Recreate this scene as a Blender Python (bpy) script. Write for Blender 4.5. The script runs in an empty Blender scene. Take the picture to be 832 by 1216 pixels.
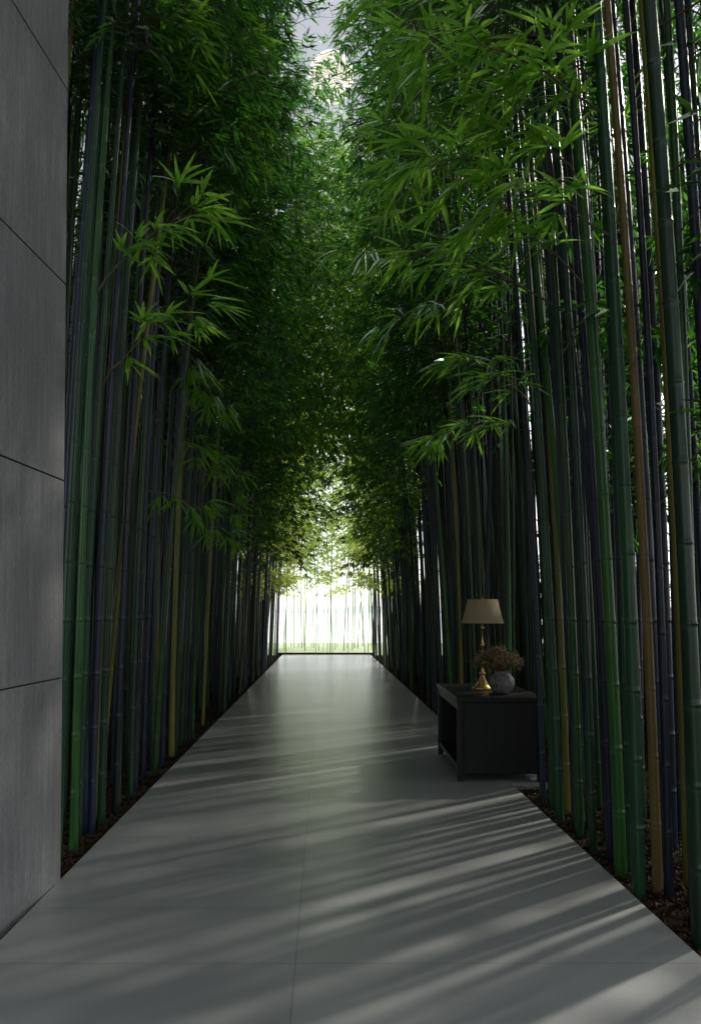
import bpy, math, random
import numpy as np
from mathutils import Vector, Matrix, Euler
random.seed(7); rng = np.random.default_rng(7)
R = math.radians
scene = bpy.context.scene
C = scene.collection

# ------------------------------------------------------------ helpers
def mesh_of(name, verts, faces, mat, smooth=False):
    me = bpy.data.meshes.new(name)
    me.from_pydata(verts if isinstance(verts, list) else verts.tolist(), [], faces if isinstance(faces, list) else faces.tolist())
    me.materials.append(mat)
    if smooth:
        me.polygons.foreach_set('use_smooth', [True]*len(me.polygons))
    me.update()
    return me
def link(name, me, parent=None):
    o = bpy.data.objects.new(name, me); C.objects.link(o)
    if parent is not None: o.parent = parent
    return o
def empty(name, loc=(0,0,0), rot=(0,0,0)):
    o = bpy.data.objects.new(name, None); C.objects.link(o)
    o.location = loc; o.rotation_euler = rot; o.empty_display_size = 0.1
    return o
def tag(o, label=None, cat=None, group=None, kind=None):
    if label: o['label'] = label
    if cat: o['category'] = cat
    if group: o['group'] = group
    if kind: o['kind'] = kind
    return o
class MB:
    def __init__(s): s.v=[]; s.f=[]
    def box(s, x0,x1,y0,y1,z0,z1):
        b=len(s.v)
        s.v += [(x0,y0,z0),(x1,y0,z0),(x1,y1,z0),(x0,y1,z0),(x0,y0,z1),(x1,y0,z1),(x1,y1,z1),(x0,y1,z1)]
        s.f += [tuple(b+i for i in q) for q in ((0,3,2,1),(4,5,6,7),(0,1,5,4),(1,2,6,5),(2,3,7,6),(3,0,4,7))]
    def tube(s, pts, rad, n=6):
        b=len(s.v); pts=[Vector(p) for p in pts]
        for i,p in enumerate(pts):
            t=(pts[min(i+1,len(pts)-1)]-pts[max(i-1,0)]).normalized()
            u=t.cross(Vector((0.13,0.31,0.94)) if abs(t.z)<.9 else Vector((1,0,0))).normalized(); w=t.cross(u)
            r=rad[i] if isinstance(rad,(list,tuple)) else rad
            for k in range(n):
                a=2*math.pi*k/n
                s.v.append(tuple(p+(u*math.cos(a)+w*math.sin(a))*r))
        for i in range(len(pts)-1):
            for k in range(n):
                k2=(k+1)%n
                s.f.append((b+i*n+k,b+i*n+k2,b+(i+1)*n+k2,b+(i+1)*n+k))
    def lathe(s, prof, n=32, cx=0, cy=0):
        b=len(s.v)
        for (r,z) in prof:
            for k in range(n):
                a=2*math.pi*k/n; s.v.append((cx+r*math.cos(a),cy+r*math.sin(a),z))
        for i in range(len(prof)-1):
            for k in range(n):
                k2=(k+1)%n
                s.f.append((b+i*n+k,b+i*n+k2,b+(i+1)*n+k2,b+(i+1)*n+k))
    def build(s, name, mat, parent=None, smooth=False, bevel=0):
        o = link(name, mesh_of(name, s.v, s.f, mat, smooth), parent)
        if bevel:
            m=o.modifiers.new('bevel','BEVEL'); m.width=bevel; m.segments=2; m.limit_method='ANGLE'
        return o

# ------------------------------------------------------------ materials
def newmat(name):
    m = bpy.data.materials.new(name); m.use_nodes=True
    nt=m.node_tree; return m, nt, nt.nodes['Principled BSDF'], nt.nodes, nt.links
def ramp(N, stops):
    r=N.new('ShaderNodeValToRGB'); e=r.color_ramp.elements
    e[0].position=stops[0][0]; e[0].color=(*stops[0][1],1)
    e[1].position=stops[-1][0]; e[1].color=(*stops[-1][1],1)
    for p,c in stops[1:-1]:
        x=e.new(p); x.color=(*c,1)
    return r
def noisy(name, c0, c1, scale=4, rough=.6, bump=.2, bscale=60, stretch=(1,1,1), metallic=0, detail=6, dist=.01, spec=.5):
    m,nt,P,N,L = newmat(name)
    tc=N.new('ShaderNodeTexCoord'); mp=N.new('ShaderNodeMapping'); mp.inputs['Scale'].default_value=stretch
    L.new(tc.outputs['Object'],mp.inputs[0])
    n=N.new('ShaderNodeTexNoise'); n.inputs['Scale'].default_value=scale; n.inputs['Detail'].default_value=detail
    L.new(mp.outputs[0],n.inputs['Vector'])
    r=ramp(N,[(.3,c0),(.7,c1)]); L.new(n.outputs[0],r.inputs[0]); L.new(r.outputs[0],P.inputs['Base Color'])
    P.inputs['Roughness'].default_value=rough; P.inputs['Metallic'].default_value=metallic
    P.inputs['Specular IOR Level'].default_value=spec
    if bump:
        n2=N.new('ShaderNodeTexNoise'); n2.inputs['Scale'].default_value=bscale; n2.inputs['Detail'].default_value=4
        L.new(mp.outputs[0],n2.inputs['Vector'])
        b=N.new('ShaderNodeBump'); b.inputs['Strength'].default_value=bump; b.inputs['Distance'].default_value=dist
        L.new(n2.outputs[0],b.inputs['Height']); L.new(b.outputs[0],P.inputs['Normal'])
    return m
def leafmat(name, cA, cB, trans, tmix=.45, rough=.35):
    m,nt,P,N,L = newmat(name)
    N.remove(P)
    g=N.new('ShaderNodeNewGeometry'); oi=N.new('ShaderNodeObjectInfo')
    mul=N.new('ShaderNodeMath'); mul.operation='MULTIPLY_ADD'; mul.inputs[1].default_value=.5
    L.new(oi.outputs['Random'],mul.inputs[0]); L.new(g.outputs['Random Per Island'],mul.inputs[2])
    h=N.new('ShaderNodeMath'); h.operation='MULTIPLY'; h.inputs[1].default_value=.667; L.new(mul.outputs[0],h.inputs[0])
    r=ramp(N,[(0,cA),(.9,cB),(1,(cB[0]*2.2,cB[1]*1.3,cB[2]))]); L.new(h.outputs[0],r.inputs[0])
    D=N.new('ShaderNodeBsdfDiffuse'); L.new(r.outputs[0],D.inputs[0])
    t=N.new('ShaderNodeBsdfTranslucent')
    mc=N.new('ShaderNodeMix'); mc.data_type='RGBA'; mc.inputs['A'].default_value=(*trans,1); mc.inputs['B'].default_value=(trans[0]*.5,trans[1]*.65,trans[2]*.6,1)
    L.new(g.outputs['Random Per Island'],mc.inputs['Factor']); L.new(mc.outputs['Result'],t.inputs[0])
    mx=N.new('ShaderNodeMixShader'); mx.inputs[0].default_value=tmix
    L.new(D.outputs[0],mx.inputs[1]); L.new(t.outputs[0],mx.inputs[2])
    G=N.new('ShaderNodeBsdfGlossy'); G.inputs['Roughness'].default_value=rough; G.inputs[0].default_value=(.4,.5,.38,1)
    fz=N.new('ShaderNodeFresnel'); fz.inputs[0].default_value=1.3
    m2=N.new('ShaderNodeMixShader'); L.new(fz.outputs[0],m2.inputs[0]); L.new(mx.outputs[0],m2.inputs[1]); L.new(G.outputs[0],m2.inputs[2])
    L.new(m2.outputs[0],N['Material Output'].inputs[0])
    return m
NODE=.36
def culmmat(name, c0, c1, ring, rough=.34):
    m,nt,P,N,L = newmat(name)
    tc=N.new('ShaderNodeTexCoord'); sx=N.new('ShaderNodeSeparateXYZ'); L.new(tc.outputs['Object'],sx.inputs[0])
    mp=N.new('ShaderNodeMapping'); mp.inputs['Scale'].default_value=(14,14,1.2); L.new(tc.outputs['Object'],mp.inputs[0])
    oi=N.new('ShaderNodeObjectInfo')
    n=N.new('ShaderNodeTexNoise'); n.noise_dimensions='4D'; n.inputs['Scale'].default_value=1.5; n.inputs['Detail'].default_value=4
    L.new(mp.outputs[0],n.inputs['Vector'])
    w=N.new('ShaderNodeMath'); w.operation='MULTIPLY'; w.inputs[1].default_value=40; L.new(oi.outputs['Random'],w.inputs[0]); L.new(w.outputs[0],n.inputs['W'])
    r=ramp(N,[(.3,c0),(.7,c1)]); L.new(n.outputs[0],r.inputs[0])
    hv=N.new('ShaderNodeHueSaturation')
    mr=N.new('ShaderNodeMapRange'); mr.inputs['To Min'].default_value=.45; mr.inputs['To Max'].default_value=1.15
    L.new(oi.outputs['Random'],mr.inputs[0]); L.new(mr.outputs[0],hv.inputs['Value']); L.new(r.outputs[0],hv.inputs['Color'])
    d=N.new('ShaderNodeMath'); d.operation='DIVIDE'; d.inputs[1].default_value=NODE; L.new(sx.outputs['Z'],d.inputs[0])
    fr=N.new('ShaderNodeMath'); fr.operation='FRACT'; L.new(d.outputs[0],fr.inputs[0])
    rr=ramp(N,[(0,(.5,.5,.5)),(.02,(0,0,0)),(.9,(0,0,0)),(.955,(1,1,1)),(.97,(1,1,1)),(.985,(.0,.0,.0)),(1,(.5,.5,.5))]); L.new(fr.outputs[0],rr.inputs[0])
    mf=N.new('ShaderNodeMath'); mf.operation='MULTIPLY'; mf.inputs[1].default_value=.13; L.new(rr.outputs[0],mf.inputs[0])
    mx=N.new('ShaderNodeMix'); mx.data_type='RGBA'; mx.inputs['B'].default_value=(*ring,1)
    L.new(mf.outputs[0],mx.inputs['Factor']); L.new(hv.outputs[0],mx.inputs['A']); L.new(mx.outputs['Result'],P.inputs['Base Color'])
    P.inputs['Roughness'].default_value=rough; P.inputs['Specular IOR Level'].default_value=.36
    return m

M={}
M['blue']=culmmat('culm_blueblack',(.005,.009,.019),(.015,.025,.050),(.12,.15,.17))
M['green']=culmmat('culm_green',(.010,.064,.009),(.032,.13,.018),(.2,.26,.16))
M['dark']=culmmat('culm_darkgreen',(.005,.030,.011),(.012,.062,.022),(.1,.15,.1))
M['olive']=culmmat('culm_olive',(.09,.10,.012),(.19,.17,.03),(.3,.3,.18))
M['gold']=culmmat('culm_gold',(.20,.14,.04),(.36,.25,.08),(.35,.32,.2),.45)
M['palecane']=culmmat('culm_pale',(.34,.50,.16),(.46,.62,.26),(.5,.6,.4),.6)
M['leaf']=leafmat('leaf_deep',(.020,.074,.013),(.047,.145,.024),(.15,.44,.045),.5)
M['leaflit']=leafmat('leaf_lit',(.08,.19,.020),(.17,.33,.035),(.52,.82,.07),.55)  # lit copy of the deep leaf, brightness put into the colour
M['leafnear_lit']=leafmat('leaf_near_lit',(.05,.16,.022),(.12,.28,.035),(.48,.88,.10),.5)  # sunlight put into the colour of the shaded near sprays
M['leafglow']=leafmat('leaf_glow',(.40,.52,.035),(.60,.70,.07),(.95,.98,.16),.62)  # far-end backlit glow put into the leaf colour
M['twig']=noisy('twig_bark',(.05,.045,.02),(.10,.085,.04),20,.7,0)
M['soil']=noisy('soil',(.012,.010,.006),(.028,.024,.014),9,.95,.8,45,dist=.03,spec=0)
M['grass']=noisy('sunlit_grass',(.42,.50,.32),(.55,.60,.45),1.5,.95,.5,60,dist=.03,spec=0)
M['mulch']=noisy('mulch',(.02,.012,.008),(.055,.034,.024),30,.9,0,spec=.1)
M['black']=noisy('black_wood',(.004,.004,.004),(.008,.008,.008),3,.4,.15,30,(6,1,1),dist=.002,spec=.25)
M['brass']=noisy('brass',(.42,.26,.08),(.6,.4,.14),12,.28,.1,60,metallic=1,dist=.002)
M['flower']=noisy('dry_flower',(.08,.052,.022),(.21,.135,.055),40,.85,0)
M['kerb']=noisy('kerb_stone',(.02,.022,.022),(.05,.05,.05),8,.7,.3,80)

def path_material():
    m,nt,P,N,L = newmat('honed_stone_tiles')
    tc=N.new('ShaderNodeTexCoord'); mp=N.new('ShaderNodeMapping'); mp.inputs['Location'].default_value=(17.62,-3.13+.59*30,0)
    L.new(tc.outputs['Object'],mp.inputs[0])
    b=N.new('ShaderNodeTexBrick'); b.offset=0; b.inputs['Scale'].default_value=1
    b.inputs['Brick Width'].default_value=1.75; b.inputs['Row Height'].default_value=.59; b.inputs['Mortar Size'].default_value=.0025
    b.inputs['Mortar Smooth'].default_value=.2
    b.inputs['Color1'].default_value=(.225,.228,.225,1); b.inputs['Color2'].default_value=(.265,.267,.262,1); b.inputs['Mortar'].default_value=(.125,.125,.125,1)
    L.new(mp.outputs[0],b.inputs['Vector'])
    n=N.new('ShaderNodeTexNoise'); n.inputs['Scale'].default_value=1.1; n.inputs['Detail'].default_value=4; n.inputs['Roughness'].default_value=.5
    L.new(tc.outputs['Object'],n.inputs['Vector'])
    r=ramp(N,[(.25,(.84,.84,.84)),(.75,(1.13,1.13,1.11))]); L.new(n.outputs[0],r.inputs[0])
    mx=N.new('ShaderNodeMix'); mx.data_type='RGBA'; mx.blend_type='MULTIPLY'; mx.inputs['Factor'].default_value=1
    L.new(b.outputs['Color'],mx.inputs['A']); L.new(r.outputs[0],mx.inputs['B'])
    sp=N.new('ShaderNodeTexNoise'); sp.inputs['Scale'].default_value=180; sp.inputs['Detail'].default_value=3
    L.new(tc.outputs['Object'],sp.inputs['Vector'])
    r3=ramp(N,[(.3,(.84,.84,.84)),(.7,(1.1,1.1,1.1))]); L.new(sp.outputs[0],r3.inputs[0])
    m2=N.new('ShaderNodeMix'); m2.data_type='RGBA'; m2.blend_type='MULTIPLY'; m2.inputs['Factor'].default_value=1
    L.new(mx.outputs['Result'],m2.inputs['A']); L.new(r3.outputs[0],m2.inputs['B']); L.new(m2.outputs['Result'],P.inputs['Base Color'])
    P.inputs['Roughness'].default_value=.31
    P.inputs['Specular IOR Level'].default_value=1.0
    bp=N.new('ShaderNodeBump'); bp.inputs['Strength'].default_value=.06; bp.inputs['Distance'].default_value=.002; bp.invert=True
    L.new(b.outputs['Fac'],bp.inputs['Height'])
    L.new(bp.outputs[0],P.inputs['Normal'])
    return m
M['path']=path_material()
def concrete_material():
    m,nt,P,N,L = newmat('grey_concrete')
    tc=N.new('ShaderNodeTexCoord')
    def noise(sc,st,det=8):
        mp=N.new('ShaderNodeMapping'); mp.inputs['Scale'].default_value=st; L.new(tc.outputs['Object'],mp.inputs[0])
        n=N.new('ShaderNodeTexNoise'); n.inputs['Scale'].default_value=sc; n.inputs['Detail'].default_value=det; L.new(mp.outputs[0],n.inputs['Vector']); return n
    a=noise(1.6,(1,1,.6)); g_=noise(9,(1,6,.25)); f=noise(130,(1,1,.25),3)
    r=ramp(N,[(.3,(.14,.14,.143)),(.7,(.21,.21,.213))]); L.new(a.outputs[0],r.inputs[0])
    r2=ramp(N,[(.3,(.80,.80,.80)),(.7,(1.15,1.15,1.15))]); L.new(g_.outputs[0],r2.inputs[0])
    r3=ramp(N,[(.3,(.78,.78,.78)),(.7,(1.16,1.16,1.16))]); L.new(f.outputs[0],r3.inputs[0])
    cur=r.outputs[0]
    for q in (r2,r3):
        mx=N.new('ShaderNodeMix'); mx.data_type='RGBA'; mx.blend_type='MULTIPLY'; mx.inputs['Factor'].default_value=1
        L.new(cur,mx.inputs['A']); L.new(q.outputs[0],mx.inputs['B']); cur=mx.outputs['Result']
    L.new(cur,P.inputs['Base Color']); P.inputs['Roughness'].default_value=.7
    b=N.new('ShaderNodeBump'); b.inputs['Strength'].default_value=.5; b.inputs['Distance'].default_value=.005
    L.new(f.outputs[0],b.inputs['Height']); L.new(b.outputs[0],P.inputs['Normal'])
    return m
M['concrete']=concrete_material()
M['joint']=noisy('dark_joint',(.015,.015,.015),(.03,.03,.03),5,.9,0)

# ------------------------------------------------------------ camera
H=1.45; F=900
cam=bpy.data.cameras.new('camera'); co=bpy.data.objects.new('camera',cam); C.objects.link(co); scene.camera=co
co.location=(0,0,H); co.rotation_euler=(R(90),0,0)
cam.sensor_fit='AUTO'; cam.sensor_width=36; cam.lens=F/1216*36
cam.shift_x=31/1216; cam.shift_y=119/1216; cam.clip_start=.05; cam.clip_end=4000

# ------------------------------------------------------------ light
EL,AZ=35,54
w=bpy.data.worlds.new('World'); scene.world=w; w.use_nodes=True
nt=w.node_tree; bg=nt.nodes['Background']; sky=nt.nodes.new('ShaderNodeTexSky'); sky.sky_type='NISHITA'; sky.sun_disc=False
sky.sun_elevation=R(EL); sky.sun_rotation=R(AZ); sky.dust_density=1.0; sky.air_density=1.0
hs=nt.nodes.new('ShaderNodeHueSaturation'); hs.inputs['Saturation'].default_value=.25; nt.links.new(sky.outputs[0],hs.inputs['Color'])
tc=nt.nodes.new('ShaderNodeTexCoord'); sx=nt.nodes.new('ShaderNodeSeparateXYZ'); nt.links.new(tc.outputs['Generated'],sx.inputs[0])
# hazy bright horizon; overhead boost added as fill light, dimmed between around the moon
skygain=ramp(nt.nodes,[(0,(.52,)*3),(.12,(.55,)*3),(.28,(.48,)*3),(.44,(.26,)*3),(.62,(.25,)*3),(.95,(.85,)*3)]); nt.links.new(sx.outputs['Z'],skygain.inputs[0])
mr=nt.nodes.new('ShaderNodeMath'); mr.operation='MULTIPLY'; mr.inputs[1].default_value=4.3; nt.links.new(skygain.outputs[0],mr.inputs[0])
vm=nt.nodes.new('ShaderNodeVectorMath'); vm.operation='SCALE'; nt.links.new(hs.outputs[0],vm.inputs[0]); nt.links.new(mr.outputs[0],vm.inputs['Scale'])
nt.links.new(vm.outputs[0],bg.inputs[0]); bg.inputs[1].default_value=.15
sl=bpy.data.lights.new('sun','SUN'); so=bpy.data.objects.new('sun',sl); C.objects.link(so)
sl.energy=5; sl.angle=R(2.4); sl.color=(1,.95,.86)
sd=Vector((math.sin(R(AZ))*math.cos(R(EL)), math.cos(R(AZ))*math.cos(R(EL)), math.sin(R(EL))))
so.rotation_euler=sd.to_track_quat('Z','Y').to_euler(); so.location=(10,10,12)
scene.view_settings.view_transform='Standard'

# ------------------------------------------------------------ setting
XL,XR,YE=-1.43,1.58,26
mb=MB(); mb.v=[(-900,-900,-.05),(900,-900,-.05),(900,37,-.05),(-900,37,-.05),(-900,37,-1),(900,37,-1)]; mb.f=[(0,1,2,3),(3,2,5,4)]
tag(mb.build('ground',M['soil']),kind='structure')
mb=MB(); mb.v=[(-25,26.3,-.044),(25,26.3,-.044),(25,36.9,-.044),(-25,36.9,-.044)]; mb.f=[(0,1,2,3)]
tag(mb.build('lawn',M['grass']),kind='structure')
m,nt,P,N,L=newmat('lake_water'); P.inputs['Base Color'].default_value=(.25,.38,.38,1); P.inputs['Roughness'].default_value=.12
n=N.new('ShaderNodeTexNoise'); n.inputs['Scale'].default_value=1.5; tc=N.new('ShaderNodeTexCoord'); L.new(tc.outputs['Object'],n.inputs['Vector'])
b=N.new('ShaderNodeBump'); b.inputs['Strength'].default_value=.3; b.inputs['Distance'].default_value=.05; L.new(n.outputs[0],b.inputs['Height']); L.new(b.outputs[0],P.inputs['Normal'])
mb=MB(); mb.v=[(-1500,37,-.35),(1500,37,-.35),(1500,2500,-.35),(-1500,2500,-.35)]; mb.f=[(0,1,2,3)]
tag(mb.build('water',m),kind='structure')
mb=MB(); mb.box(XL,XR,-5,YE,-.06,0); mb.box(XR+.002,1.89,6.42,7.85,-.06,-.002)
tag(mb.build('path',M['path']),kind='structure')
mb=MB(); mb.box(XL-.15,XR+.15,YE+.002,YE+.16,-.06,.06)
tag(mb.build('kerb',M['kerb'],bevel=.01),'low dark stone kerb closing the far end of the grey path','kerb')

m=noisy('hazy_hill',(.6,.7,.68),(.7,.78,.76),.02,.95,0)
hv=[];hf=[]
for i in range(81):
    x=-1400+35*i; hh=7+4*math.sin(i*.33)+3*math.sin(i*.9+1)+1.5*math.sin(i*2.1)
    hv+=[(x,1500,-.4),(x,1560,max(hh,3)),(x,1700,-.4)]
for i in range(80):
    a=3*i; hf+=[(a,a+3,a+4,a+1),(a+1,a+4,a+5,a+2)]
tag(link('hills',mesh_of('hills',hv,hf,m,True)),kind='structure')

# moon
m,nt,P,N,L=newmat('pale_moon'); tc=N.new('ShaderNodeTexCoord'); n=N.new('ShaderNodeTexNoise'); n.inputs['Scale'].default_value=.16; n.inputs['Detail'].default_value=6
L.new(tc.outputs['Object'],n.inputs['Vector']); r=ramp(N,[(.38,(.74,.66,.54)),(.58,(1,.95,.84))]); L.new(n.outputs[0],r.inputs[0])
P.inputs['Base Color'].default_value=(.05,.05,.05,1); L.new(r.outputs[0],P.inputs['Emission Color']); P.inputs['Emission Strength'].default_value=1.2
mb=MB(); D=400; rad=27/900*D
prof=[(max(rad*math.sin(math.pi*i/24),.001),-rad*math.cos(math.pi*i/24)) for i in range(25)]
mb.lathe(prof,48); mo=mb.build('moon',m,smooth=True); mo.location=(8/900*D,D,H+(727-92)/900*D)
tag(mo,'pale round moon glimpsed through the bamboo leaves high above the path','moon')

# ------------------------------------------------------------ wall
an=math.atan(78/900)
wt=empty('concrete_wall',(XL+.005,4.1,0),(0,R(.55),-an))
ww=MB()
zs=[-.06,1.095,2.16,3.22,4.27,5.33,6.4]
g=.004
for i in range(6):
    ww.box(-.35,0,-7.5,0,zs[i]+(g if i else 0),zs[i+1]-g)
ww.build('panel_facing',M['concrete'],wt,bevel=.003)
j=MB(); j.box(-.33,-.012,-7.48,-.012,-.05,6.38); j.build('joint_backing',M['joint'],wt)
tag(wt,'tall grey concrete panel wall with dark level joints at the left','wall')

# ------------------------------------------------------------ bamboo
A_,B_=.025,.0052
def cx(z): return A_*z+B_*z*z
def culm_mesh(name,mat,r0,Hc,ns=10,z0=-.06):
    v=[];f=[];rings=[(z0,r0*1.05)]
    nn=int(Hc/NODE)
    for k in range(1,nn):
        z=k*NODE
        r=r0*max(.06,(1-z/Hc))**.62
        rings+=[(z-.02,r),(z-.006,r*1.0),(z,r*1.10),(z+.007,r*1.01),(z+.03,r*.985)]
    rings.append((Hc,.002))
    for (z,r) in rings:
        for s in range(ns):
            a=2*math.pi*s/ns; v.append((cx(z)+r*math.cos(a),r*math.sin(a),z))
    for i in range(len(rings)-1):
        for s in range(ns):
            s2=(s+1)%ns; f.append((i*ns+s,i*ns+s2,(i+1)*ns+s2,(i+1)*ns+s))
    return mesh_of(name,v,f,M[mat],True)
def nrm(v): return v/(np.linalg.norm(v)+1e-9)
UP=np.array([0,0,1.])
class Leaves:
    def __init__(s): s.v=[]; s.f=[]
    def leaf(s,p,d,L,w,hi=False):
        side=np.cross(d,UP)
        if np.linalg.norm(side)<.05: side=np.array([1.,0,0])
        side=nrm(side); side=nrm(side+UP*rng.normal(0,.45)); nrml=np.cross(side,d)
        b=len(s.v)
        if not hi:
            s.v+=[p, p+d*L*.38+side*w*.5+nrml*w*.15, p+d*L-UP*L*.12, p+d*L*.38-side*w*.5+nrml*w*.15]
            s.f+=[(b,b+1,b+2),(b,b+2,b+3)]
        else:
            ts=(.0,.12,.32,.55,.8,1.0); ws=(.08,.72,1.0,.82,.42,.0)
            bend=.10+.2*rng.random()
            for t,q in zip(ts,ws):
                c=p+d*L*t-UP*L*bend*t*t
                s.v+=[c+side*w*.5*q+nrml*w*.14*q, c, c-side*w*.5*q+nrml*w*.14*q]
            for i in range(5):
                a=b+3*i
                s.f+=[(a,a+1,a+4,a+3),(a+1,a+2,a+5,a+4)]
    def fan(s,p,d,n,L,w,spread=.85,droop=.45,hi=False):
        sd=np.cross(d,UP); sd=nrm(sd) if np.linalg.norm(sd)>.05 else np.array([1.,0,0])
        for i in range(n):
            a=(-1+2*i/(n-1))*spread if n>1 else 0
            a+=rng.normal(0,.15)
            q=d*math.cos(a)+sd*math.sin(a)-UP*(droop+rng.normal(0,.2))*(1-.2*abs(a))
            s.leaf(p+rng.normal(0,.012,3),nrm(q),L*rng.uniform(.65,1.15),w*rng.uniform(.8,1.15),hi)
def branch_path(p0,az,el,L,n=7,droop=.5):
    pts=[p0]; d=np.array([math.cos(az)*math.cos(el),math.sin(az)*math.cos(el),math.sin(el)])
    for i in range(n):
        d=nrm(d-UP*droop*(i+1)/n*.42+rng.normal(0,.06,3)); pts.append(pts[-1]+d*L/n)
    return pts
def crown(seed,z0,z1,Hc,nb,Lb,leafL,leafW,sig,xmax,mean=0.,perfan=(4,7),arch=0,archz=4.6):
    global rng
    rng=np.random.default_rng(seed)
    lv=Leaves(); tw=MB()
    for b in range(nb):
        t=(b+rng.random())/nb
        z=round((z0+(z1-z0)*t)/NODE)*NODE
        Lq=Lb*rng.uniform(.55,1.15)*(1-.45*max(0,(z-.75*Hc)/(.25*Hc)))
        az=rng.normal(mean,sig)
        nseg=7
        if arch and z>archz and rng.random()<.65:
            Lq=arch*rng.uniform(.75,1.1); az=rng.normal(mean,.45); nseg=10
        pts=branch_path(np.array([cx(z),0,z]),az,rng.uniform(.2,.9),Lq,nseg)
        tw.tube([tuple(p) for p in pts],[.006*(1-.8*i/nseg) for i in range(nseg+1)],3)
        for i in range(1,len(pts)):
            for s in (-1,1,0) if i==len(pts)-1 else (-1,1):
                d=nrm(pts[i]-pts[i-1]); sd=nrm(np.cross(d,UP)+1e-6)
                tl=rng.uniform(.08,.3)
                dd=nrm(d*.6+sd*s*.9+UP*rng.normal(0,.35))
                p=pts[i]+dd*tl
                if p[0]>xmax+rng.normal(0,.10): continue
                tw.tube([tuple(pts[i]),tuple(p)],.0018,3)
                lv.fan(p,dd,int(rng.integers(perfan[0],perfan[1])),leafL,leafW)
    return lv,tw
CR={}
def mk(key,n,mats,*a,**k):
    CR[key]=[]
    for i in range(n):
        lv,tw=crown(100+17*i+len(CR)*331,*a,**k)
        mm=mesh_of('foliage',[tuple(p) for p in lv.v],lv.f,M[mats[0]])
        d={mats[0]:mm}
        for q in mats[1:]:
            c=mm.copy(); c.materials.clear(); c.materials.append(M[q]); d[q]=c
        CR[key].append((d,mesh_of('twigs',tw.v,tw.f,M['twig']),lv))
mk('low',5,('leaf','leaflit'), 2.6,10.3,10.8,22,1.3,.18,.029,1.1,3.0,arch=2.4)
mk('far',4,('leaflit','leafglow'), 2.0,10.3,10.8,13,.9,.2,.031,1.3,1.0,perfan=(3,6))
mk('mid',4,('leaf',),3.6,10.3,10.8,20,1.3,.18,.027,1.0,1.12)
mk('high',4,('leaf',),5.0,10.3,10.8,20,1.25,.175,.025,.85,1.05,perfan=(4,8))
mk('thin',4,('leaf',),5.0,10.3,10.8,13,1.25,.175,.025,1.0,1.06,perfan=(3,7))
mk('side',3,('leaf',),2.3,7.0,10.8,8,1.1,.2,.03,.9,9,mean=math.pi)
mk('bush',3,('leaf',),.3,9.5,10.8,28,1.3,.28,.05,1.8,9,perfan=(4,6))
mk('pale',4,('leafglow',),2.6,9.8,10.,27,1.0,.2,.036,1.8,9,perfan=(3,6))
CM={}
def culm(col,r,Hc=10.8):
    k=(col,r,Hc)
    if k not in CM: CM[k]=culm_mesh('culm',col,r,Hc)
    return CM[k]
CN={'blue':'blue-black','green':'bright green','dark':'dark green','olive':'yellowish olive','gold':'golden tan'}
def bamboo(x,y,side,col,r,kind,label=None,group=None,scale=None,name='bamboo',Hc=10.8,tilt=.02,zr=.3,twigs=True,lm='leaf'):
    rz=(0 if side<0 else math.pi)+random.gauss(0,zr)
    root=empty(name,(x,y,-.04),(random.gauss(0,tilt),random.gauss(0,tilt),rz))
    s=scale or random.uniform(.93,1.07); root.scale=(s,s,s)
    link('culm',culm(col,r,Hc),root)
    if kind:
        d,tw,_=random.choice(CR[kind])
        link('foliage',d.get(lm) or list(d.values())[0],root)
        if twigs: link('twigs',tw,root)
    sd='left' if side<0 else 'right'
    if not label:
        zone='beside the concrete wall end' if (side<0 and y<7) else ('by the black table' if (side>0 and y<9) else ('midway along' if y<16 else 'toward the far end of'))
        if zone.startswith(('midway','toward')): label=f'slim {CN[col]} bamboo in the {sd} row {zone} the path'
        else: label=f'tall {CN[col]} bamboo in the {sd} row {zone}'
        group=f'{CN[col]} bamboos in the {sd} row {zone}' + (' the path' if zone.startswith(('midway','toward')) else '')
    tag(root,label,'bamboo',group)
    return root
placed=[]
def ok(x,y,dm):
    if 1.5<x<2.15 and 6.05<y<8.15: return False
    for a,b in placed:
        if (a-x)**2+(b-y)**2<dm*dm: return False
    return True
R1=[(1.75,5.80,'green',.031),(1.83,5.98,'olive',.028),(1.70,5.06,'green',.030),(1.86,5.3,'blue',.032),(1.68,4.3,'green',.036),(1.65,3.98,'dark',.036),
    (1.78,4.05,'gold',.028),(1.98,4.45,'blue',.033),(1.67,3.36,'dark',.040),(2.2,4.8,'blue',.033),(1.98,3.75,'blue',.032),(2.15,4.1,'dark',.033),(1.82,4.7,'blue',.029),(2.3,5.5,'dark',.034),
    (1.69,5.45,'dark',.028),(1.68,4.75,'dark',.027),(1.71,4.52,'blue',.028),(1.77,3.62,'blue',.027),(1.92,6.0,'dark',.028),(1.93,3.95,'green',.027),(1.85,4.95,'dark',.029),(1.80,5.62,'olive',.026),
    (1.74,5.25,'blue',.026),(1.99,4.15,'olive',.026),(1.76,4.42,'dark',.026)]
near_right=[]
for i,(x,y,c,r) in enumerate(R1):
    placed.append((x,y))
    lab=None
    if c=='gold': lab='golden tan bamboo cane standing among dark canes at the right'
    if i==1: lab='yellowish olive bamboo cane just right of the black table, farther of two'
    if i==21: lab='thin yellowish olive bamboo cane just right of the black table, nearer of two'
    if i==23: lab='thin olive bamboo cane behind and right of the golden tan cane'
    near_right.append(bamboo(x,y,1,c,r,'thin' if i<14 else ('side' if i%2 else 'thin'),lab,None,scale=1.0,tilt=.008,zr=.2))
    if lab is None and i==8: near_right[-1]['label']='thick dark green bamboo at the extreme right edge of the photo'; del near_right[-1]['group']
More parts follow.
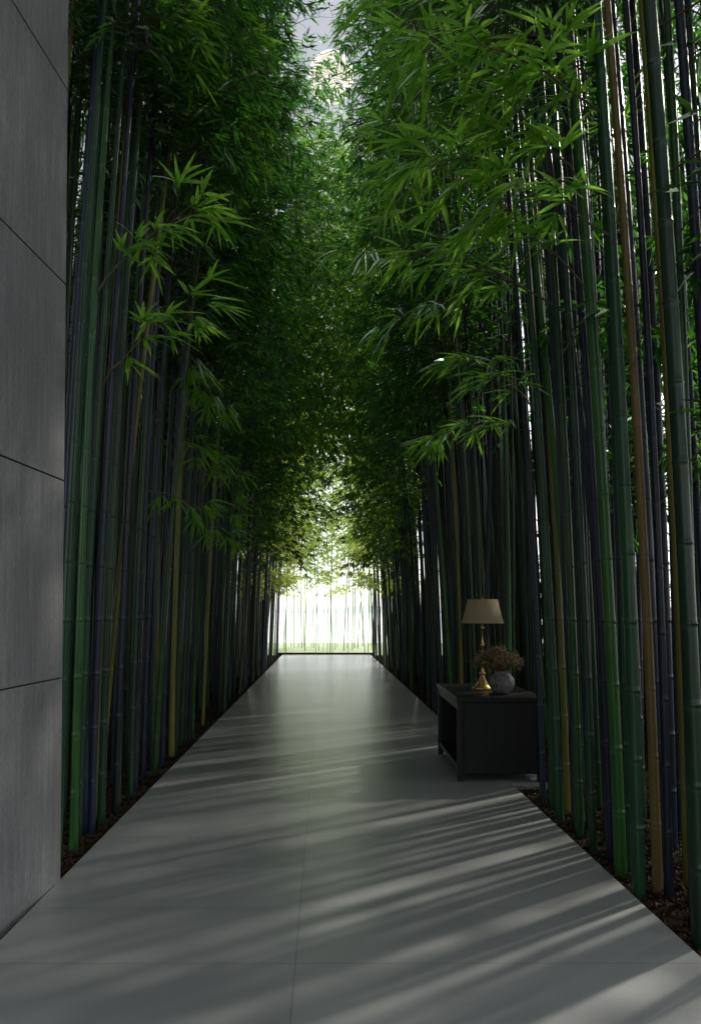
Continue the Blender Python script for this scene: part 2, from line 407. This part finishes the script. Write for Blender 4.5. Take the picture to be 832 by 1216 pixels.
L1=[(-1.57,4.75,'green',.027),(-1.62,5.0,'dark',.027),(-1.56,5.3,'dark',.028),(-1.66,5.5,'olive',.024),(-1.6,5.85,'green',.028),(-1.58,6.3,'blue',.028),(-1.63,6.8,'blue',.028),(-1.72,4.8,'blue',.027),(-1.8,5.2,'dark',.027),
    (-1.55,5.05,'blue',.025),(-1.54,5.6,'blue',.026),(-1.55,6.05,'dark',.026),(-1.6,4.55,'dark',.026),(-1.66,5.25,'blue',.026),(-1.7,5.65,'dark',.026)]
near_left=[]
for (x,y,c,r) in L1:
    placed.append((x,y)); near_left.append(bamboo(x,y,-1,c,r,'high' if y>5.2 else None,scale=1.0,tilt=.008,zr=.2))
def fill(side,n,y0,y1,w0,w1,dm=.10):
    k=0;t=0
    while k<n and t<20000:
        t+=1
        u=random.random(); y=y0+(y1-y0)*random.random()**1.15
        x=side*(w0+(w1-w0)*u**1.7)
        if not ok(x,y,dm): continue
        placed.append((x,y)); k+=1
        col=random.choices(['blue','green','dark','olive'],[.42,.20,.29,.09])[0]
        r=random.choice([.020,.024,.028])
        kd='high' if y<7.5 else ('mid' if y<12.9 else ('low' if y<19 else 'far'))
        if side>0 and y<7: kd='side' if random.random()<.35 else 'thin'
        if side<0 and y<5.1: kd=None
        lm='leaf' if y<14 else ('leaflit' if y<18.5 else 'leafglow')  # brighter leaf copies with distance stand in for the far-end glow
        if y>14 and random.random()<.2: lm='leaf' if lm=='leaflit' else 'leaflit'
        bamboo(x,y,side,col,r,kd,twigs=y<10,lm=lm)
fill(-1,38,4.5,9,1.56,2.4)
fill(-1,72,8,26,1.50,2.1)
fill(1,34,3.3,9,1.72,2.9)
fill(1,74,8,26,1.63,2.2)
for i in range(38):
    x=-2.7+4.9*(i+random.uniform(.1,.9))/38; y=random.uniform(26.8,34)
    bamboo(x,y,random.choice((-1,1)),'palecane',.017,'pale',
      'slender sunlit bamboo with pale yellow-green leaves beyond the end of the path','slender bamboos beyond the end of the path',Hc=10.,tilt=.03,zr=3,scale=random.uniform(.7,1.4),twigs=False,lm='leafglow')

def thicket(name,label,spots,kind,matc,matl,smul=1,rc=.03,leaffrac=1):
    root=empty(name,(0,0,0)); tag(root,label,'undergrowth' if name=='undergrowth' else 'bamboo thicket',None,'stuff')
    cm=MB(); V=[];Fs=[];off=0
    for (x,y,side) in spots:
        a=(0 if side<0 else math.pi)+random.gauss(0,.5); ca,sa=math.cos(a),math.sin(a); s=random.uniform(.9,1.05)*smul*(1.3 if (name=='undergrowth' and side<0) else 1)
        pts=[]
        for z in (-.1,1,2,3,4,5,6,7,8,9,10.5):
            pts.append((x+cx(z)*ca,y+cx(z)*sa,z*s))
        cm.tube(pts,[rc]*6+[rc*.9,rc*.8,rc*.6,rc*.4,.004],6)
        if random.random()>leaffrac: continue
        lv=random.choice(CR[kind])[2]
        v=np.array(lv.v); v2=np.stack([x+s*(v[:,0]*ca-v[:,1]*sa),y+s*(v[:,0]*sa+v[:,1]*ca),v[:,2]*s],1)
        V.append(v2); Fs.append(np.array(lv.f)+off); off+=len(v2)
    cm.build('canes',matc,root,True)
    link('leaves',mesh_of('leaves',np.concatenate(V),np.concatenate(Fs),matl),root)
    return root
U=random.uniform
sp=[(-U(2.0,5.2),U(4.3,27),-1) for _ in range(700)]
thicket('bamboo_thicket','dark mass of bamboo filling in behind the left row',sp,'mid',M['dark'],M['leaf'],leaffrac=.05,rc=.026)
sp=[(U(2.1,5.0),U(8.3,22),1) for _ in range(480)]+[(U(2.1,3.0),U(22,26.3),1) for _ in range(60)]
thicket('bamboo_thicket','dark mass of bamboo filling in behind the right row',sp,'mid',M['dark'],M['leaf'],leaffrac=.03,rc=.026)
sp=[(U(2.4,4.6),U(3.0,8.6),1) for _ in range(26)]
thicket('bamboo_thicket','thin stand of blue-black bamboo behind the nearest right canes',sp,'side',M['blue'],M['leaf'],leaffrac=.4,rc=.024)
sp=[(U(2.1,3.4),U(-5,2.2),1) for _ in range(10)]+[(U(-3,3),U(-8,-5.5),random.choice((-1,1))) for _ in range(14)]
thicket('bamboo_thicket','unseen bamboo mass added to block light behind the viewer and along the near right',sp,'mid',M['dark'],M['leaf'],leaffrac=.5)  # out of view, added to keep sky light off from behind
sp=[(U(6.4,11),0,1) for _ in range(52)]
sp=[(x,x*1.3+U(-2.5,5),1) for x,_,_ in sp]
thicket('bamboo_thicket','low leafy green grove behind the canes at the right',sp,'bush',M['dark'],M['leaf'],smul=.42,rc=.025)
sp=[(U(11,17),U(13,25),1) for _ in range(32)]
thicket('bamboo_thicket','taller sunlit green grove seen far between the canes at the right',sp,'bush',M['green'],M['leaflit'],leaffrac=.85)
sp=[(s*U(3.8,5.8),U(8.5,26 if s<0 else 22),s) for s in (1,-1) for _ in range(52)]
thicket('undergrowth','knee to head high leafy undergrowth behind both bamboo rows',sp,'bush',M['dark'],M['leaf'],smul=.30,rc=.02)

# near leafy sprays
def px(x,y,d): return np.array([(x-385)/F*d, d, H+(727-y)/F*d])
def spray(root,p0,p1,n,L=.25,w=.026,sag=.12,droop=.4):
    lv=Leaves(); tw=MB()
    N_=9; pts=[]
    for i in range(N_+1):
        t=i/N_; p=p0*(1-t)+p1*t; p=p+UP*(sag*4*t*(1-t))*.6+rng.normal(0,.01,3); pts.append(p)
    tw.tube([tuple(p) for p in pts],[.007*(1-.75*i/N_) for i in range(N_+1)],5)
    for i in range(2,N_+1):
        d=nrm(pts[i]-pts[i-1]); sd=nrm(np.cross(d,UP))
        for s in ((-1,1,0) if i==N_ else ((-1,1) if i%2 else (random.choice((-1,1)),))):
            for q in range(n):
                tl=rng.uniform(.05,.32); dd=nrm(d*.8+sd*s*rng.uniform(.3,1)+UP*rng.normal(0,.3)); p=pts[i]+dd*tl
                tw.tube([tuple(pts[i]),tuple(p)],.002,4)
                lv.fan(p,dd,int(rng.integers(6,10)),L,w,1.0,droop,True)
    inv=root.matrix_basis.inverted()
    b=link('branch',mesh_of('branch',tw.v,tw.f,M['twig']),root); f=link('leaf_spray',mesh_of('leaf_spray',[tuple(p) for p in lv.v],lv.f,M['leafnear_lit']),root)
    for o in (b,f): o.matrix_parent_inverse=inv
rng=np.random.default_rng(99)
def onto(root_i,lst,z):
    r=lst[root_i]; m=r.matrix_basis; v=m@Vector((cx(z),0,z)); return np.array(v)
SP=[(4,3.9,(520,60),4.0,1),(5,4.1,(500,30),3.7,1),(4,3.3,(520,200),4.0,1),(1,4.0,(445,290),5.0,1),(7,3.9,(490,190),4.6,1),(2,3.5,(500,300),4.6,1),
    (0,3.0,(560,430),5.2,1),(3,4.6,(520,120),5.3,1),(2,4.5,(470,215),5.6,1),(0,4.0,(480,380),5.8,1),(1,2.9,(520,520),6.2,1),(6,4.2,(610,40),4.0,1),(9,4.3,(640,120),4.4,1),(5,3.4,(620,230),3.9,1)]
for i,z,(a,b_),d,n in SP: spray(near_right[i],onto(i,near_right,z),px(a,b_,d),n)
SPL=[(0,3.5,(225,255),4.9,1),(1,3.0,(225,375),5.1,1),(4,5.0,(280,60),6.0,1),(5,4.6,(280,180),6.6,1),(6,3.9,(250,470),7.2,1),(6,3.0,(275,560),8.0,1),(5,2.5,(270,630),7.8,1),(0,5.2,(210,30),5.0,1)]
for i,z,(a,b_),d,n in SPL: spray(near_left[i],onto(i,near_left,z),px(a,b_,d),n)

# ------------------------------------------------------------ mulch
def mulch(name,label,x0,x1,y0,y1,n,hole=None):
    x=rng.uniform(x0,x1,n); y=y0+(y1-y0)*rng.random(n)**1.6
    if hole is not None:
        k=~((x<1.91)&(y>6.40)&(y<7.87)); x=x[k];y=y[k]; n=len(x)
    c=np.stack([x,y,rng.uniform(-.048,-.02,n)],1)
    base=np.array([[1,0,-.5],[-.6,.8,-.4],[-.5,-.9,-.3],[.1,.1,.8],[.4,.6,.3]])
    V=np.zeros((n,5,3))
    for j in range(5):
        V[:,j]=(base[j]+rng.normal(0,.3,(n,3)))*rng.uniform(.006,.019,(n,1))+c
    V[:,:,2]=c[:,2:3]+(V[:,:,2]-c[:,2:3])*.8
    o=(np.arange(n)*5)[:,None,None]
    T=np.array([[0,1,4],[1,2,3],[2,0,3],[0,2,1],[0,4,3],[4,1,3]])[None]
    Fc=(T+o).reshape(-1,3)
    tag(link(name,mesh_of(name,V.reshape(-1,3),Fc,M['mulch'])),label,'mulch',None,'stuff')
mulch('mulch','dark brown bark chips under the left bamboo row',XL-1.2,XL-.01,4.1,18,14000)
mulch('mulch','dark brown bark chips under the right bamboo row',XR+.01,XR+1.2,2.2,18,15000,True)

# ------------------------------------------------------------ table
T=empty('console_table',(1.14,6.49,0),(0,0,R(-1)))
W_,D_,HT=.735,1.29,.72
ZB=.065
t=MB(); t.box(-.01,W_+.01,-.01,D_+.01,HT-.04,HT); t.build('tabletop',M['black'],T,bevel=.004)
t=MB(); t.box(.052,W_-.052,.005,.03,ZB,HT-.042); t.build('end_panel',M['black'],T,bevel=.003)
t=MB(); t.box(.052,W_-.052,D_-.03,D_-.005,ZB,HT-.042); t.build('end_panel',M['black'],T,bevel=.003)
t=MB(); t.box(W_-.03,W_-.008,.052,D_-.052,ZB,HT-.042); t.build('back_panel',M['black'],T)
t=MB(); t.box(.006,W_-.032,.052,D_-.052,ZB+.03,ZB+.065); t.build('shelf',M['black'],T,bevel=.003)
t=MB(); t.box(.004,.035,.052,D_-.052,HT-.11,HT-.042); t.build('rail',M['black'],T,bevel=.003)
for lx in (0,W_-.05):
    for ly in (0,D_-.05):
        t=MB(); t.box(lx,lx+.05,ly,ly+.05,0.001,HT-.041); t.build('leg',M['black'],T,bevel=.003)
tag(T,'low black wooden console table with open side shelf beside the path','table')

# lamp
Lm=empty('table_lamp',(1.50,7.2,HT+.001))
l=MB(); l.lathe([(.0005,0),(.092,0),(.095,.008),(.088,.018),(.066,.03),(.052,.05),(.042,.075),(.027,.1),(.019,.12),(.015,.135)],40); l.build('base',M['brass'],Lm,True)
l=MB(); l.lathe([(.015,.135),(.03,.142),(.032,.15),(.018,.16),(.012,.175),(.014,.21),(.02,.235),(.014,.26),(.01,.28),(.010,.40),(.018,.41),(.02,.42),(.012,.432),(.009,.45),(.009,.56),(.016,.57),(.017,.585),(.009,.6),(.008,.68),(.0005,.685)],28); l.build('stem',M['brass'],Lm,True)
m,nt,P,N,L=newmat('linen_shade')
tc=N.new('ShaderNodeTexCoord'); nn=N.new('ShaderNodeTexNoise'); nn.inputs['Scale'].default_value=9; mp=N.new('ShaderNodeMapping'); mp.inputs['Scale'].default_value=(10,10,60); L.new(tc.outputs['Object'],mp.inputs[0]); L.new(mp.outputs[0],nn.inputs['Vector'])
r=ramp(N,[(.3,(.32,.245,.145)),(.7,(.42,.33,.205))]); L.new(nn.outputs[0],r.inputs[0]); L.new(r.outputs[0],P.inputs['Base Color']); P.inputs['Roughness'].default_value=.9
tr=N.new('ShaderNodeBsdfTranslucent'); L.new(r.outputs[0],tr.inputs[0]); mx=N.new('ShaderNodeMixShader'); mx.inputs[0].default_value=.35
L.new(P.outputs[0],mx.inputs[1]); L.new(tr.outputs[0],mx.inputs[2]); L.new(mx.outputs[0],N['Material Output'].inputs[0])
l=MB(); l.lathe([(.195,.625),(.14,.85),(.137,.85),(.192,.625),(.195,.625)],48); sh=l.build('lamp_shade',m,Lm,True)
l=MB(); 
for a in (0,2*math.pi/3,4*math.pi/3): l.tube([(0,0,.835),(.138*math.cos(a),.138*math.sin(a),.842)],.002,5)
l.tube([(0,0,.68),(0,0,.835)],.0035,6); l.lathe([(.0005,.835),(.009,.838),(.011,.85),(.006,.862),(.0005,.872)],12); l.build('finial',M['brass'],Lm,True)
tag(Lm,'gold candlestick table lamp with beige drum shade on the black table','lamp')
# vase
Vs=MB(); Vs.lathe([(.0005,0),(.05,0),(.07,.012),(.1,.05),(.115,.095),(.108,.135),(.082,.168),(.066,.182),(.064,.195),(.070,.205),(.062,.205),(.056,.19),(.058,.178),(.0005,.10)],40)
v=Vs.build('vase',noisy('speckled_stoneware',(.06,.058,.055),(.17,.165,.157),30,.8,.9,45,dist=.012),smooth=True); v.location=(1.587,6.80,HT+.001)
tag(v,'round grey speckled stoneware vase beside the gold lamp','vase')
Fl=empty('dried_flowers',(1.587,6.80,HT+.14)); st=MB(); bl=MB(); lf=Leaves()
for i in range(110):
    a=rng.uniform(0,2*math.pi); q=rng.random()**.6
    tip=np.array([q*.215*math.cos(a)-.035,q*.17*math.sin(a),.085+.165*(1-q*q*.8)+rng.normal(0,.014)])
    st.tube([(0,0,-.02),tuple(tip*np.array([.35,.35,.6])),tuple(tip)],[.0022,.002,.0012],4)
    for k in range(22):
        c=tip+rng.normal(0,.018,3); s=rng.uniform(.004,.0075); b=len(bl.v)
        bl.v+=[tuple(c+np.array(e)*s+rng.normal(0,.001,3)) for e in ((1,0,0),(-1,0,0),(0,1,0),(0,-1,0),(0,0,1),(0,0,-1))]
        bl.f+=[(b+x_,b+y_,b+z_) for x_,y_,z_ in ((0,2,4),(2,1,4),(1,3,4),(3,0,4),(2,0,5),(1,2,5),(3,1,5),(0,3,5))]
    lf.fan(tip*.85,nrm(tip),5,.055,.013)
st.build('stems',M['twig'],Fl); bl.build('blossoms',M['flower'],Fl)
link('leaves',mesh_of('leaves',[tuple(p) for p in lf.v],lf.f,noisy('dry_leaf',(.06,.065,.02),(.13,.13,.04),20,.8,0)),Fl)
tag(Fl,'bunch of dried brown flowers spilling from the grey vase','dried flowers')
